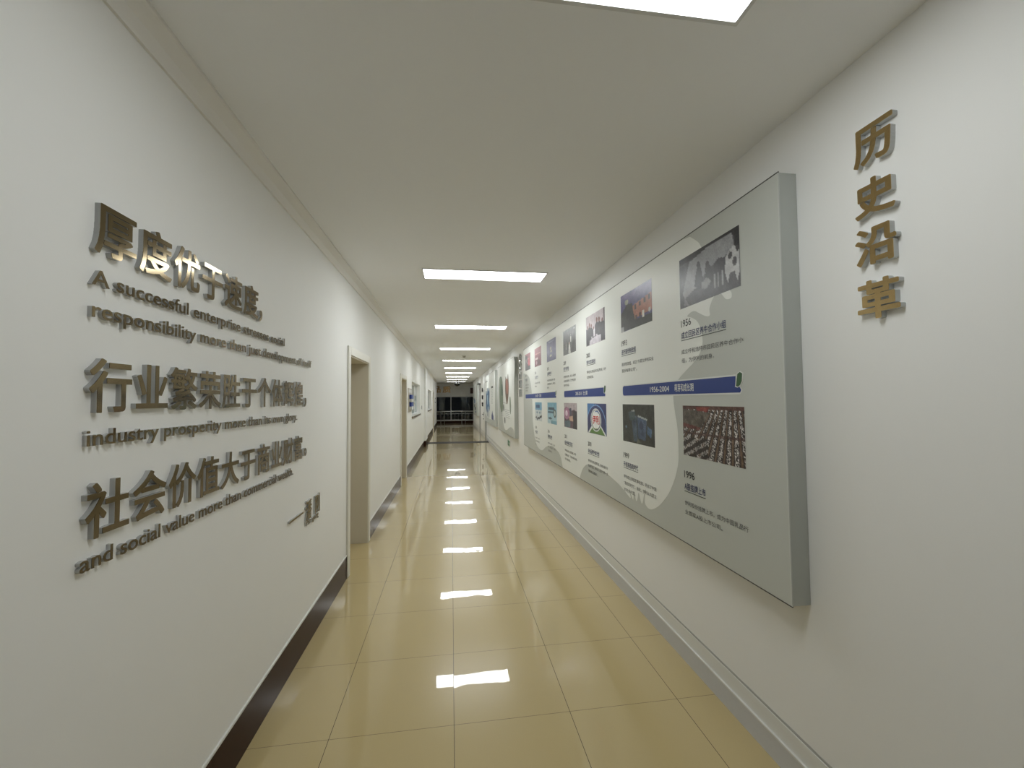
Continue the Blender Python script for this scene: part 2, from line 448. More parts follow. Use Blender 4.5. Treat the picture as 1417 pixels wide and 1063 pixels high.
# ------------------------------------------------------------------ room shell
def wall_grid(x_in, x_out, y0, y1, z0, z1, holes):
    ys = sorted({y0, y1, *[h[0] for h in holes], *[h[1] for h in holes]})
    zs = sorted({z0, z1, *[h[2] for h in holes], *[h[3] for h in holes]})
    solid = {}
    for i in range(len(ys)-1):
        for j in range(len(zs)-1):
            a, b = (ys[i]+ys[i+1])/2, (zs[j]+zs[j+1])/2
            solid[i, j] = not any(h[0] < a < h[1] and h[2] < b < h[3] for h in holes)
    bm = bmesh.new(); vd = {}
    def V(x, y, z):
        k = (round(x, 5), round(y, 5), round(z, 5))
        if k not in vd: vd[k] = bm.verts.new(k)
        return vd[k]
    for (i, j), s in solid.items():
        if not s: continue
        a, b, c, d = ys[i], ys[i+1], zs[j], zs[j+1]
        for x in (x_in, x_out): bm.faces.new((V(x, a, c), V(x, b, c), V(x, b, d), V(x, a, d)))
        for di, dj, p, q in ((-1, 0, (a, c), (a, d)), (1, 0, (b, c), (b, d)), (0, -1, (a, c), (b, c)), (0, 1, (a, d), (b, d))):
            if not solid.get((i+di, j+dj), False):
                bm.faces.new((V(x_in, *p), V(x_in, *q), V(x_out, *q), V(x_out, *p)))
    return bm

DOORS = [(4.205, 5.115), (8.365, 9.275), (22.48, 23.40)]      # clear openings in the slogan wall
DTOP = 2.075
WINS = [(10.66, 13.40, 1.235, 2.108), (17.76, 20.80, 1.225, 2.10)]
holes = [(a, b, 0.0, DTOP) for a, b in DOORS] + WINS
struct('wall_left', wall_grid(WL, WL-0.30, Y0, YC, 0.0, ZC, holes), 'wall')
struct('wall_right', wall_grid(WR, WR+0.20, Y0, YC, 0.0, ZC, []), 'wall')
struct('wall_back', box(WL-0.3, WR+0.2, Y0-0.2, Y0, 0, ZC), 'wall')
struct('floor', box(LX0-0.2, LX1+0.2, Y0-0.2, Y1+0.25, -0.12, 0.0), 'floor')
struct('ceiling', box(LX0-0.2, LX1+0.2, Y0-0.2, Y1+0.25, ZC, ZC+0.12), 'ceiling')
# end wall with the wide night window
EZ0, EZ1 = 0.19, 1.92
bm = bmesh.new()
bx(bm, LX0, LX1, Y1, Y1+0.25, EZ1, ZC); bx(bm, LX0, LX1, Y1, Y1+0.25, 0, EZ0)
struct('wall_end', bm, 'wall')
struct('wall_far_left', box(LX0-0.2, LX0, YC-0.15, Y1+0.25, 0, ZC), 'wall'); struct('wall_far_right', box(LX1, LX1+0.2, YC-0.15, Y1+0.25, 0, ZC), 'wall')
struct('wall_return_left', box(LX0, WL-0.30, YC-0.15, YC, 0, ZC), 'wall'); struct('wall_return_right', box(WR+0.20, LX1, YC-0.15, YC, 0, ZC), 'wall')

# cornice along the left of the ceiling
bm = bmesh.new()
prof = [(WL, 2.762), (WL+0.010, 2.762), (WL+0.014, 2.772), (WL+0.030, 2.800), (WL+0.062, 2.826), (WL+0.070, 2.830), (WL+0.070, ZC), (WL, ZC)]
ring = [[bm.verts.new((x, y, z)) for x, z in prof] for y in (Y0, YC)]
for i in range(len(prof)):
    j = (i+1) % len(prof); bm.faces.new((ring[0][i], ring[0][j], ring[1][j], ring[1][i]))
bm.faces.new(ring[0]); bm.faces.new(ring[1][::-1])
struct('trim_1', bm, 'cornice')

# skirtings
PIL = (15.3, 16.5, XL + 0.055)
bm = bmesh.new(); bc = bmesh.new()
segs = []; y = Y0
for a, b in DOORS: segs.append((y, a-0.080)); y = b+0.080
segs.append((y, YC))
for a, b in segs:
    bx(bm, WL, XL, a, b, 0.0, 0.203); bx(bc, WL, XL+0.001, a, b, 0.203, 0.213)  # white cap: caulk plus the gleam of the skirting's top edge, as colour
bx(bm, XL, PIL[2]+0.010, PIL[0]-0.010, PIL[1]+0.010, 0.0, 0.203)
struct('baseboard_left', bm, 'brown_tile'); struct('trim_2', bc, 'cap')
struct('trim_3', box(WL, PIL[2], PIL[0], PIL[1], 0.203, ZC), 'wall')     # pilaster on the slogan wall
bm = bmesh.new(); bx(bm, XR-0.004, WR, Y0, YC, 0.0, 0.108); struct('baseboard_right', bm, 'grey_skirt')
bm = bmesh.new(); bx(bm, XR-0.007, WR, Y0, YC, 0.108, 0.116); bx(bm, XR+0.003, WR, Y0, YC, 0.116, 0.1955); struct('trim_4', bm, 'white_trim')
struct('trim_5', box(XR+0.0075, WR, Y0, YC, 0.1955, 0.2065), 'groove_shade')  # grey strip stands in for the shadow line of the groove
struct('baseboard_end', box(LX0, LX1, Y1-0.012, Y1, 0.0, EZ0-0.035), 'brown_tile')
struct('trim_6', box(PIL[2]+0.010, XR-0.004, 16.20, 16.85, 0.0, 0.0012), 'threshold')

# doors of the slogan wall: casing, deep jamb and a leaf at the back of the reveal
for n, (a, b) in enumerate(DOORS, 1):
    r = struct_root('door_%d' % n, (WL, (a+b)/2, 0))
    bm = bmesh.new(); w = 0.082; x1 = WL+0.018
    bx(bm, WL, x1, a-w, a, 0, DTOP+w); bx(bm, WL, x1, b, b+w, 0, DTOP+w); bx(bm, WL, x1, a, b, DTOP, DTOP+w)
    bmesh.ops.bevel(bm, geom=[e for e in bm.edges], offset=0.003, segments=1, affect='EDGES')
    obj('casing', bm, 'casing', r)
    bm = bmesh.new(); t = 0.012
    bx(bm, WL-0.29, WL+0.004, a, a+t, 0, DTOP); bx(bm, WL-0.29, WL+0.004, b-t, b, 0, DTOP); bx(bm, WL-0.29, WL+0.004, a+t, b-t, DTOP-t, DTOP)
    obj('jamb', bm, 'jamb', r)
    lf = obj('leaf', box(WL-0.285, WL-0.245, a+0.014, b-0.014, 0.006, DTOP-0.014, bevel=0.003), 'leaf', r)
    bm = bmesh.new(); hy = a+0.09
    bx(bm, WL-0.245, WL-0.238, hy-0.02, hy+0.02, 0.93, 1.14); tube(bm, (WL-0.245, hy, 1.06), (WL-0.195, hy, 1.06), 0.009); tube(bm, (WL-0.198, hy-0.005, 1.06), (WL-0.198, hy+0.12, 1.06), 0.009)
    obj('handle', bm, 'steel', lf)

# hatch windows of the slogan wall
for n, (a, b, z0, z1) in enumerate(WINS, 1):
    r = struct_root('window_%d' % n, (WL, (a+b)/2, z0))
    xo = WL-0.145; xi = WL-0.095
    nm = 3; step = (b-a)/nm; bm = bmesh.new(); fw = 0.05
    bx(bm, xo, xi, a, b, z0, z0+fw); bx(bm, xo, xi, a, b, z1-fw, z1)
    for k in range(nm+1):
        yc = a + k*step; ya = max(a, yc-0.028); yb = min(b, yc+0.028)
        bx(bm, xo, xi, ya, yb, z0+fw, z1-fw)
    obj('frame', bm, 'alu', r)
    zm = z0 + 0.46*(z1-z0); zt = zm + 0.17*(z1-z0)
    for k in range(nm):
        ya, yb = a+k*step+0.028, a+(k+1)*step-0.028
        p = obj('pane', box(xo+0.02, xo+0.028, ya, yb, zt, z1-fw), 'frost', r)
        obj('film_band', box(xo+0.018, xo+0.031, ya, yb, zm, zt), 'film' if n == 1 else 'frost', r)
        obj('lower_pane', box(xo+0.02, xo+0.028, ya, yb, z0+fw, zm), 'frost_teal' if n == 1 else 'frost', r)
    bm = bmesh.new(); bx(bm, xi, WL+0.024, a+0.002, b-0.002, z0, z0+0.016); obj('sill_top', bm, 'white_trim', r)
    obj('sill', box(WL, WL+0.022, a-0.02, b+0.02, z0-0.045, z0-0.0005, bevel=0.004), 'sill', r)

# the night window at the end
r = struct_root('window_3', (0.15, Y1, EZ0))
bm = bmesh.new(); ya, yb = Y1+0.06, Y1+0.12
mull = [LX0+0.025, -2.08, -0.03, 2.02, LX1-0.025]
bx(bm, LX0, LX1, ya, yb, EZ1-0.05, EZ1); bx(bm, LX0, LX1, ya, yb, EZ0, EZ0+0.05)
for xc in mull: bx(bm, xc-0.028, xc+0.028, ya-0.01, yb+0.01, EZ0+0.05, EZ1-0.05)
for p, q in zip(mull[:-1], mull[1:]): bx(bm, p+0.028, q-0.028, ya, yb, 0.80, 0.85)
obj('frame', bm, 'alu', r)
for p, q in zip(mull[:-1], mull[1:]):
    for z0, z1 in ((EZ0+0.05, 0.80), (0.85, EZ1-0.05)):
        obj('pane', box(p+0.028, q-0.028, ya+0.027, ya+0.033, z0, z1), 'glass', r)
struct('trim_7', box(LX0, LX1, Y1-0.03, Y1+0.24, EZ0-0.035, EZ0), 'white_trim')
struct('exterior_ground', box(-6, 6, Y1+0.25, Y1+14, -0.14, -0.02), 'outdoor')

# white service door of the board wall between two projecting grey casings
r = struct_root('door_4', (WR, 18.4, 0))
for yc in (17.50, 21.0):
    obj('casing', box(WR-0.062, WR, yc, yc+0.16, 0.0, 2.39, bevel=0.004), 'grey_pilaster', r)
lf = obj('leaf', box(WR-0.022, WR, 17.68, 18.98, 0.006, 2.36, bevel=0.003), 'white_door', r)
bm = bmesh.new(); bx(bm, WR-0.030, WR-0.022, 18.74, 18.86, 0.90, 1.10); tube(bm, (WR-0.03, 18.8, 1.0), (WR-0.085, 18.8, 1.0), 0.014); tube(bm, (WR-0.08, 18.8, 1.0), (WR-0.08, 18.62, 1.0), 0.014)
obj('handle', bm, 'black', lf)
bm = bmesh.new(); tube(bm, (WR-0.022, 18.8, 0.80), (WR-0.045, 18.8, 0.80), 0.03); obj('lock', bm, 'dark_grey', lf)
t = thing('door_closer_box', 'grey box high on the wall above the dark vertical characters', 'box', (WR, 21.05, 2.40))
obj('housing', box(WR-0.17, WR, 20.98, 21.30, 2.40, 2.47, bevel=0.006), 'grey_pilaster', t)
obj('cover', box(WR-0.165, WR, 20.975, 20.982, 2.405, 2.465), 'dark_grey', t)

# ------------------------------------------------------------------ ceiling lights
NEAR = [0.905, 3.900, 6.820, 9.790, 12.735, 15.700, 18.650, 21.600, 24.550, 27.500]
ORD = ['', 'second', 'third', 'fourth', 'fifth', 'sixth', 'seventh', 'eighth', 'ninth']
def light(y, label, m='lamp'):
    yc = y + 0.1425; xc = 0.3265
    t = thing('ceiling_light', label, 'ceiling light', (xc, yc, ZC), 'flush light panels along the ceiling')
    hx, hy, fw = 0.5785, 0.1425, 0.014
    bm = bmesh.new()
    for a in ((xc-hx-fw, xc+hx+fw, yc-hy-fw, yc-hy), (xc-hx-fw, xc+hx+fw, yc+hy, yc+hy+fw), (xc-hx-fw, xc-hx, yc-hy, yc+hy), (xc+hx, xc+hx+fw, yc-hy, yc+hy)):
        bx(bm, *a, ZC-0.007, ZC)
    obj('frame', bm, 'alu', t)
    obj('diffuser', box(xc-hx, xc+hx, yc-hy, yc+hy, ZC-0.005, ZC), m, t)
for k, y in enumerate(NEAR):
    if k == 0: lb = 'white light panel overhead at the near end, cut off by the picture edge'
    elif k == 9: lb = 'last lit ceiling panel, nearest the dark window at the corridor end'
    else: lb = '%s lit ceiling panel counted from the near end of the corridor' % ORD[k]
    light(y, lb, 'lamp_dim' if k == 9 else 'lamp_lowered' if k in (0, 8) else 'lamp')

# ------------------------------------------------------------------ slogan on the left wall
EM = 0.1400                     # ink height of a large character
def cn_line(txt, y_start, zc, what, last_y=None, comma=None):
    pitch = 0.1622
    sz = EM / CJK_H * 0.97
    k = 0
    for ch in txt:
        k += 1
        if ch in '，。':
            sy_ = sz*0.95
            v, f = outline(ch, 1.0, 0.02)
            cxm, cym = (v[:, 0].min()+v[:, 0].max())/2, (v[:, 1].min()+v[:, 1].max())/2
            yo = comma[0] - cxm*sy_; zo = comma[1] - cym*sy_
            raised('punctuation_mark', 'bronze %s closing the %s Chinese line of the slogan' % ('comma' if ch == '，' else 'round full stop', what), 'punctuation mark',
                   'punctuation of the Chinese slogan', ch, 'L', sy_, sy_, yo, zo, WL, 0.016, 'bronze', 'acrylic', 0.02)
            continue
        yc = y_start + 0.0725 + (k-1)*pitch
        raised('slogan_character', 'bronze mirror character %s, number %d in the %s Chinese line of the slogan' % (ch, k, what), 'character',
               'large Chinese characters of the slogan', ch, 'L', sz, sz, yc - CJK_X*sz, zc - CJK_Y*sz, WL, 0.016, 'bronze', 'acrylic', 0.018)
cn_line('厚度优于速度，', 1.258, 2.108, 'top', comma=(2.243, 2.060))
cn_line('行业繁荣胜于个体辉煌，', 1.254, 1.677, 'middle', comma=(2.905, 1.628))
cn_line('社会价值大于商业财富。', 1.254, 1.342, 'bottom', comma=(2.912, 1.306))

COUNT = ['first', 'second', 'third', 'fourth', 'fifth', 'sixth']
def en_line(txt, y0, y1, zb, what, em=0.0623, xh=None):
    total = sum(adv(c) for c in txt); s = (y1-y0)/total
    y = y0; words = txt.split(' ')
    for w in words:
        bare = ''.join(c for c in w if c.isalpha())
        seen = {}
        for ch in w:
            a = adv(ch)*s
            if ch.isalpha():
                seen[ch] = seen.get(ch, 0)+1
                tot = bare.count(ch)
                which = ('%s %s' % (COUNT[seen[ch]-1], ch)) if tot > 1 else ('the %s' % ch)
                lb = 'small bronze letter, %s in "%s" on the %s English line' % (which, bare, what) if len(bare) > 1 else 'bronze capital %s starting the %s English line' % (ch, what)
                raised('slogan_letter', lb, 'letter', 'small English letters of the slogan', ch, 'L', s, em, y, zb, WL, 0.013, 'bronze', 'acrylic', 0.008)
            else:
                raised('punctuation_mark', 'small bronze full stop after "%s" on the %s English line' % (bare, what), 'punctuation mark', 'full stops of the English lines', ch, 'L', s, em, y, zb, WL, 0.013, 'bronze', 'acrylic', 0.008)
            y += a
        y += adv(' ')*s
en_line('A successful enterprise stresses social', 1.250, 2.556, 1.949, 'top', 0.0615)
en_line('responsibility more than just development of itself', 1.247, 3.010, 1.862, 'second')
en_line('industry prosperity more than its own glory.', 1.243, 2.765, 1.520, 'third')
en_line('and social value more than commercial wealth.', 1.236, 2.706, 1.197, 'bottom')
# signature
b = obj('signature_dash', box(WL+0.0115, WL+0.013, 2.696, 2.935, 0.906, 0.918), 'bronze')
tag(b, 'long thin bronze dash before the signature under the slogan', 'dash')
b2 = obj('acrylic_body', box(WL, WL+0.0115, 2.697, 2.934, 0.907, 0.917), 'acrylic', b)
sz = 0.122/CJK_H
for i, (ch, yc) in enumerate((('潘', 2.995), ('刚', 3.177))):
    raised('signature_character', 'smaller bronze character %s, %s of the signature under the slogan' % (ch, ('first', 'second')[i]), 'character', 'characters of the signature', ch, 'L', sz*0.86, sz, yc-CJK_X*sz*0.86, 0.911-CJK_Y*sz, WL, 0.013, 'bronze', 'acrylic', 0.012)
y = 2.938; s = 0.262/sum(adv(c) for c in 'Pan gang')
seen = {}
for ch in 'Pan gang':
    if ch != ' ':
        seen[ch] = seen.get(ch, 0)+1
        which = {'P': 'capital P', 'a': ('first a', 'second a')[min(seen[ch], 2)-1], 'n': ('first n', 'second n')[min(seen[ch], 2)-1], 'g': ('first g', 'second g')[min(seen[ch], 2)-1]}[ch]
        raised('signature_letter', 'tiny bronze letter, %s in the romanised line under the signature' % which, 'letter', 'romanised letters of the signature', ch, 'L', s, 0.050, y, 0.820, WL, 0.011, 'bronze', 'acrylic', 0.006)
    y += adv(ch)*s

# ------------------------------------------------------------------ title on the right wall, near end
for i, (ch, zc, hh, yc, ww) in enumerate((('历', 2.497, 0.134, 1.209, 0.136), ('史', 2.313, 0.130, 1.211, 0.135), ('沿', 2.146, 0.130, 1.214, 0.138), ('革', 1.962, 0.134, 1.212, 0.142))):
    v, f = outline(ch, 1.0, 0.025)
    w0, h0 = np.ptp(v[:, 0]), np.ptp(v[:, 1])
    sxx, syy = ww/w0, hh/h0
    raised('title_character', 'brushed gold character %s, %s from the top of the vertical title' % (ch, ('first', 'second', 'third', 'last')[i]), 'character', 'characters of the near vertical title', ch, 'R', sxx, syy,
           yc + (v[:, 0].min()+v[:, 0].max())/2*sxx, zc - (v[:, 1].min()+v[:, 1].max())/2*syy, WR, 0.021, 'gold', 'acrylic_frost', 0.025)
# second and third titles further down the wall
for i, (ch, zc) in enumerate(zip('全球智慧链', (2.512, 2.325, 2.140, 1.955, 1.770))):
    sz = 0.148/CJK_H
    raised('title_character', 'silver raised character, %s from the top beside the farther map board' % ('first', 'second', 'third', 'fourth', 'last')[i], 'character', 'characters of the middle vertical title', ch, 'R', sz*1.3, sz, 8.70+CJK_X*sz*1.3, zc-CJK_Y*sz, WR, 0.034, 'silver', 'acrylic_frost', 0.02)
for i, (ch, zc) in enumerate(zip('会议室', (2.10, 1.76, 1.43))):
    sz = 0.17/CJK_H
    o = raised('door_character', 'black character, %s of three running down beside the white service door' % ('top', 'middle', 'lowest')[i], 'character', 'black characters beside the service door', ch, 'R', sz*2.2, sz, 19.7+CJK_X*sz*2.2, zc-CJK_Y*sz, WR, 0.05, 'black', 'dark_grey', 0.03)

# ------------------------------------------------------------------ display boards
def smooth_poly(pts, closed=True, n=4):
    P = [np.array(p, float) for p in pts]; out = []
    m = len(P)
    for i in range(m):
        p0, p1, p2, p3 = P[(i-1) % m], P[i], P[(i+1) % m], P[(i+2) % m]
        for k in range(n):
            t = k/n
            out.append(0.5*((2*p1)+(-p0+p2)*t+(2*p0-5*p1+4*p2-p3)*t*t+(-p0+3*p1-3*p2+p3)*t**3))
    return out
def flat_poly(pts, x):
    P = np.array([(p[0], p[1]) for p in pts], float); n = len(P)
    vo, eo, fo, *_ = delaunay_2d_cdt([Vector(p) for p in P], [(i, (i+1) % n) for i in range(n)], [], 0, 1e-5)
    vo = np.array([(p[0], p[1]) for p in vo]); A, B = P, np.roll(P, -1, 0)
    bm = bmesh.new(); vs = [bm.verts.new((x, p[0], p[1])) for p in vo]
    for t in fo:
        c = vo[list(t)].mean(0)
        cross = ((A[:, 1] > c[1]) != (B[:, 1] > c[1]))
        with np.errstate(divide='ignore', invalid='ignore'): xi = (B[:, 0]-A[:, 0])*(c[1]-A[:, 1])/(B[:, 1]-A[:, 1])+A[:, 0]
        if (cross & (c[0] < xi)).sum() % 2: bm.faces.new([vs[i] for i in t])
    return bm
def merge(bms):
    out = bmesh.new()
    for b in bms:
        if b is None: continue
        me = bpy.data.meshes.new('tmp'); b.to_mesh(me); b.free(); out.from_mesh(me); bpy.data.meshes.remove(me)
    return out
Z0B, Z1B = 0.7856, 2.577
def board(label, y0, y1, group=None):
    t = thing('display_board', label, 'display board', (WR, (y0+y1)/2, Z0B), group)
    obj('body', box(PX+0.003, WR-0.0015, y0+0.001, y1-0.001, Z0B+0.001, Z1B-0.001), 'board_side', t)
    obj('print', box(PX, PX+0.003, y0, y1, Z0B, Z1B), 'board_grey', t)
    e = 0.004
    for a, b in ((y0-0.001, y0+e), (y1-e, y1+0.001)): obj('edge_profile', box(PX-0.001, PX+0.004, a, b, Z0B, Z1B), 'board_edge', t)
    for a, b in ((Z1B-0.0015, Z1B+0.003), (Z0B-0.003, Z0B+0.0015)): obj('gasket', box(PX-0.001, PX+0.004, y0-0.001, y1+0.001, a, b), 'board_gasket', t)
    return t

# --- painted pictures: a small colour canvas turned into a finely divided print
class Canvas:
    def __init__(s, base, nu=84, nv=48, seed=0, noise=6):
        s.nu, s.nv = nu, nv
        s.u, s.v = np.meshgrid((np.arange(nu))/(nu-1), (np.arange(nv))/(nv-1))     # v runs from the top down
        s.rng = np.random.default_rng(seed)
        s.c = np.ones((nv, nu, 3))*np.array(base, float)
        s.noise = noise
    def put(s, mask, col, a=1.0): s.c[mask] = s.c[mask]*(1-a) + np.array(col, float)*a
    def grad(s, c0, c1, v0=0, v1=1):
        t = np.clip((s.v-v0)/(v1-v0), 0, 1)[..., None]; s.c = np.array(c0)*(1-t)+np.array(c1)*t
    def rect(s, u0, v0, u1, v1, col, a=1.0): s.put((s.u >= u0) & (s.u <= u1) & (s.v >= v0) & (s.v <= v1), col, a)
    def ell(s, cu, cv, ru, rv, col, a=1.0): s.put(((s.u-cu)/ru)**2+((s.v-cv)/rv)**2 <= 1, col, a)
    def poly(s, pts, col, a=1.0):
        inside = np.zeros(s.u.shape, bool); n = len(pts)
        for i in range(n):
            (x1, y1), (x2, y2) = pts[i], pts[(i+1) % n]
            if y1 == y2: continue
            cond = ((y1 > s.v) != (y2 > s.v)) & (s.u < (x2-x1)*(s.v-y1)/(y2-y1)+x1)
            inside ^= cond
        s.put(inside, col, a)
    def person(s, u, v, h, col, skin=None):
        s.ell(u, v+h*0.10, h*0.055, h*0.10, skin or col)
        s.poly([(u-h*0.13, v+h), (u-h*0.12, v+h*0.3), (u-h*0.05, v+h*0.2), (u+h*0.05, v+h*0.2), (u+h*0.12, v+h*0.3), (u+h*0.13, v+h)], col)
    def mesh(s, y_left, y_right, z_bot, z_top, x):
        lo = s.rng.normal(0, 1, (s.nv//5+2, s.nu//5+2)); yi = np.arange(s.nv)/5; xi = np.arange(s.nu)/5; y0_ = yi.astype(int); x0_ = xi.astype(int); fy = (yi-y0_)[:, None]; fx = (xi-x0_)[None]
        grain = (lo[np.ix_(y0_, x0_)]*(1-fx)+lo[np.ix_(y0_, x0_+1)]*fx)*(1-fy)+(lo[np.ix_(y0_+1, x0_)]*(1-fx)+lo[np.ix_(y0_+1, x0_+1)]*fx)*fy
        c = np.clip(s.c + 1.3*s.noise*grain[..., None] + s.rng.normal(0, s.noise, s.c.shape[:2])[..., None], 0, 255)/255
        lin = np.where(c <= 0.04045, c/12.92, ((c+0.055)/1.055)**2.4)
        nu, nv = s.nu, s.nv
        V = [(x, y_left+(y_right-y_left)*i/(nu-1), z_top+(z_bot-z_top)*j/(nv-1)) for j in range(nv) for i in range(nu)]
        F = [(j*nu+i, (j+1)*nu+i, (j+1)*nu+i+1, j*nu+i+1) for j in range(nv-1) for i in range(nu-1)]
        me = bpy.data.meshes.new('photo'); me.from_pydata(V, [], F); me.update()
        at = me.color_attributes.new('Col', 'FLOAT_COLOR', 'POINT')
        at.data.foreach_set('color', np.concatenate([lin, np.ones(lin.shape[:2]+(1,))], -1).astype(np.float32).ravel())
        return me

def pic_1956():
    k = Canvas((74, 71, 75), seed=1); k.rect(0, 0, 1, .12, (38, 36, 40)); k.rect(.93, 0, 1, .45, (36, 34, 40))
    k.poly([(.2, .15), (.5, .06), (.9, .06), (.93, .3), (.75, .42), (.55, .45), (.45, .55), (.3, .7), (.06, .72), (.12, .45)], (150, 151, 155))
    k.rect(0, .15, .1, .5, (55, 53, 57))
    k.poly([(.32, .42), (.36, .26), (.40, .30), (.43, .5), (.45, .74), (.27, .76), (.30, .55)], (42, 39, 43)); k.ell(.365, .29, .03, .07, (40, 38, 42))
    k.poly([(.47, .42), (.52, .36), (.57, .42), (.62, .6), (.60, .76), (.48, .76), (.49, .55)], (52, 48, 52)); k.ell(.52, .37, .03, .07, (60, 56, 60))
    k.poly([(.42, .66), (.5, .6), (.58, .7), (.5, .8), (.42, .78)], (150, 150, 150))
    k.poly([(.62, .42), (.70, .36), (.79, .40), (.82, .52), (.78, .66), (.66, .68), (.62, .58)], (50, 46, 52))
    for u in (.625, .68, .745): k.rect(u, .6, u+.018, .86, (165, 165, 165))
    k.poly([(.80, .42), (.86, .32), (.93, .28), (1, .42), (1, .72), (.96, .9), (.93, .72), (.86, .7), (.83, .88), (.79, .66)], (192, 192, 194))
    k.ell(.87, .42, .03, .06, (60, 58, 60)); k.ell(.93, .55, .03, .08, (70, 66, 70)); k.ell(.97, .36, .02, .05, (55, 52, 56))
    k.poly([(.06, .72), (.28, .66), (.32, .70), (.1, .82)], (150, 148, 150)); k.poly([(.1, .8), (.18, 1), (.08, .95)], (120, 118, 120))
    return k
def pic_1996():
    k = Canvas((52, 38, 36), 110, 66, seed=2, noise=10)
    ang = np.arctan2(k.u-.86, k.v+.75)
    st = np.sin(ang*84); dots = k.rng.random(k.c.shape[:2])
    k.put(st > .3, (34, 28, 30)); k.put((st < -.8), (104, 82, 64)); k.put((st > .1) & (dots > .55), (190, 184, 182)); k.put((st > .1) & (dots > .82), (235, 232, 230))
    lo = (k.v > .62) & (k.u < .45)
    d2 = np.sin((k.u*.8+k.v)*38)
    k.put(lo & (d2 < 0), (44, 34, 34)); k.put(lo & (d2 > .1) & (dots > .5), (185, 180, 178))
    k.poly([(0, .07), (.5, .12), (.34, .42), (0, .36)], (84, 76, 68)); k.rect(0, 0, 1, .07, (84, 52, 44)); k.poly([(.25, .02), (.5, .02), (.45, .11), (.28, .1)], (132, 54, 44))
    k.poly([(0, .34), (.35, .42), (.3, .47), (0, .42)], (92, 44, 38)); k.rect(0, .52, 1, .56, (66, 36, 32), .6)
    return k
def pic_1993():
    k = Canvas((90, 88, 120), seed=3); k.grad((118, 110, 150), (72, 66, 112), 0, .5)
    k.poly([(.4, .42), (1, .3), (1, .72), (.4, .78)], (168, 112, 92))
    for i in range(4): k.rect(.48+i*.14, .42-i*.03, .54+i*.14, .54-i*.03, (60, 48, 52))
    k.rect(.5, .7, .56, .8, (70, 50, 50)); k.rect(.62, .66, .68, .78, (70, 50, 50))
    k.rect(.36, .80, 1, 1, (38, 40, 36)); k.poly([(0, .5), (.15, .38), (.22, .30), (.40, .34), (.44, .6), (.52, .85), (.5, 1), (0, 1)], (42, 42, 40))
    k.ell(.21, .24, .06, .07, (165, 165, 150)); k.rect(.72, .64, .78, .82, (220, 215, 205)); k.ell(.93, .7, .03, .06, (180, 180, 175)); k.rect(0, .86, .1, 1, (150, 150, 150))
    return k
def pic_1999():
    k = Canvas((42, 44, 38), seed=4, noise=9)
    k.poly([(.30, .32), (.47, .28), (.50, .95), (.38, .95)], (64, 82, 100)); k.poly([(.20, .20), (.42, .16), (.44, .40), (.24, .42)], (62, 78, 84))
    k.poly([(.50, .30), (.78, .38), (.74, .88), (.52, .86)], (66, 84, 112)); k.poly([(.52, .27), (.80, .35), (.79, .39), (.51, .31)], (170, 178, 180)); k.poly([(.31, .16), (.42, .14), (.42, .17), (.31, .19)], (175, 180, 180))
    k.poly([(.80, .52), (.93, .60), (.90, .80), (.79, .70)], (66, 96, 130)); k.ell(.62, .52, .06, .1, (40, 52, 82)); k.ell(.4, .5, .04, .1, (46, 60, 84)); k.ell(.12, .6, .03, .04, (90, 120, 140)); k.poly([(.5, .86), (.6, .95), (.46, 1)], (100, 105, 90))
    return k
def pic_2005():
    k = Canvas((196, 186, 190), seed=5)
    k.rect(.94, 0, 1, 1, (60, 50, 55))
    for u, v, h in ((.10, .30, .7), (.20, .24, .76), (.30, .30, .7), (.42, .42, .55), (.60, .18, .8), (.72, .2, .8), (.88, .28, .7)): k.person(u, v, h, (52, 48, 56), (120, 82, 76))
    k.poly([(0, .42), (.4, .5), (.42, 1), (0, 1)], (58, 54, 62)); k.poly([(.55, .4), (1, .4), (1, 1), (.5, 1)], (56, 52, 60)); k.poly([(.42, .52), (.5, .5), (.48, .75), (.42, .75)], (215, 210, 214))
    k.poly([(.2, .85), (.35, .80), (.6, .76), (.8, .78), (.8, 1), (.18, 1)], (205, 198, 206)); k.rect(.3, .74, .36, .8, (190, 182, 190)); k.rect(.55, .71, .62, .77, (190, 182, 190))
    return k
def pic_2010():
    k = Canvas((40, 52, 110), seed=6, noise=2, nu=110, nv=66); k.poly([(0, 0), (.4, 0), (0, .6)], (60, 120, 180))
    k.ell(.47, .75, .52, .72, (120, 165, 215)); k.ell(.47, .77, .5, .70, (44, 52, 104))
    k.poly([(.02, 1), (.28, .70), (.72, .70), (1, 1)], (225, 230, 225)); k.poly([(.1, 1), (.32, .76), (.70, .74), (.93, 1)], (88, 128, 52))
    k.ell(.47, .54, .28, .38, (226, 230, 228)); k.ell(.47, .54, .25, .34, (84, 92, 96)); k.ell(.47, .53, .225, .31, (240, 241, 239)); k.ell(.52, .29, .11, .055, (60, 100, 170)); k.ell(.50, .31, .10, .04, (240, 241, 239)); k.ell(.43, .80, .12, .05, (120, 140, 70)); k.ell(.45, .78, .11, .04, (240, 241, 239))
    return k
def pic_2009():
    k = Canvas((96, 98, 98), seed=7, noise=9); k.grad((112, 114, 116), (62, 62, 60)); k.rect(0, .55, 1, 1, (66, 64, 62), .6)
    k.poly([(.42, 1), (.46, .6), (.56, .6), (.60, 1)], (205, 205, 200)); k.ell(.5, .58, .05, .06, (180, 160, 150)); k.person(.62, .26, .3, (210, 210, 205)); k.person(.25, .5, .3, (140, 138, 130)); k.person(.8, .5, .45, (40, 40, 40)); k.rect(.84, .05, .92, .12, (200, 200, 200))
    return k
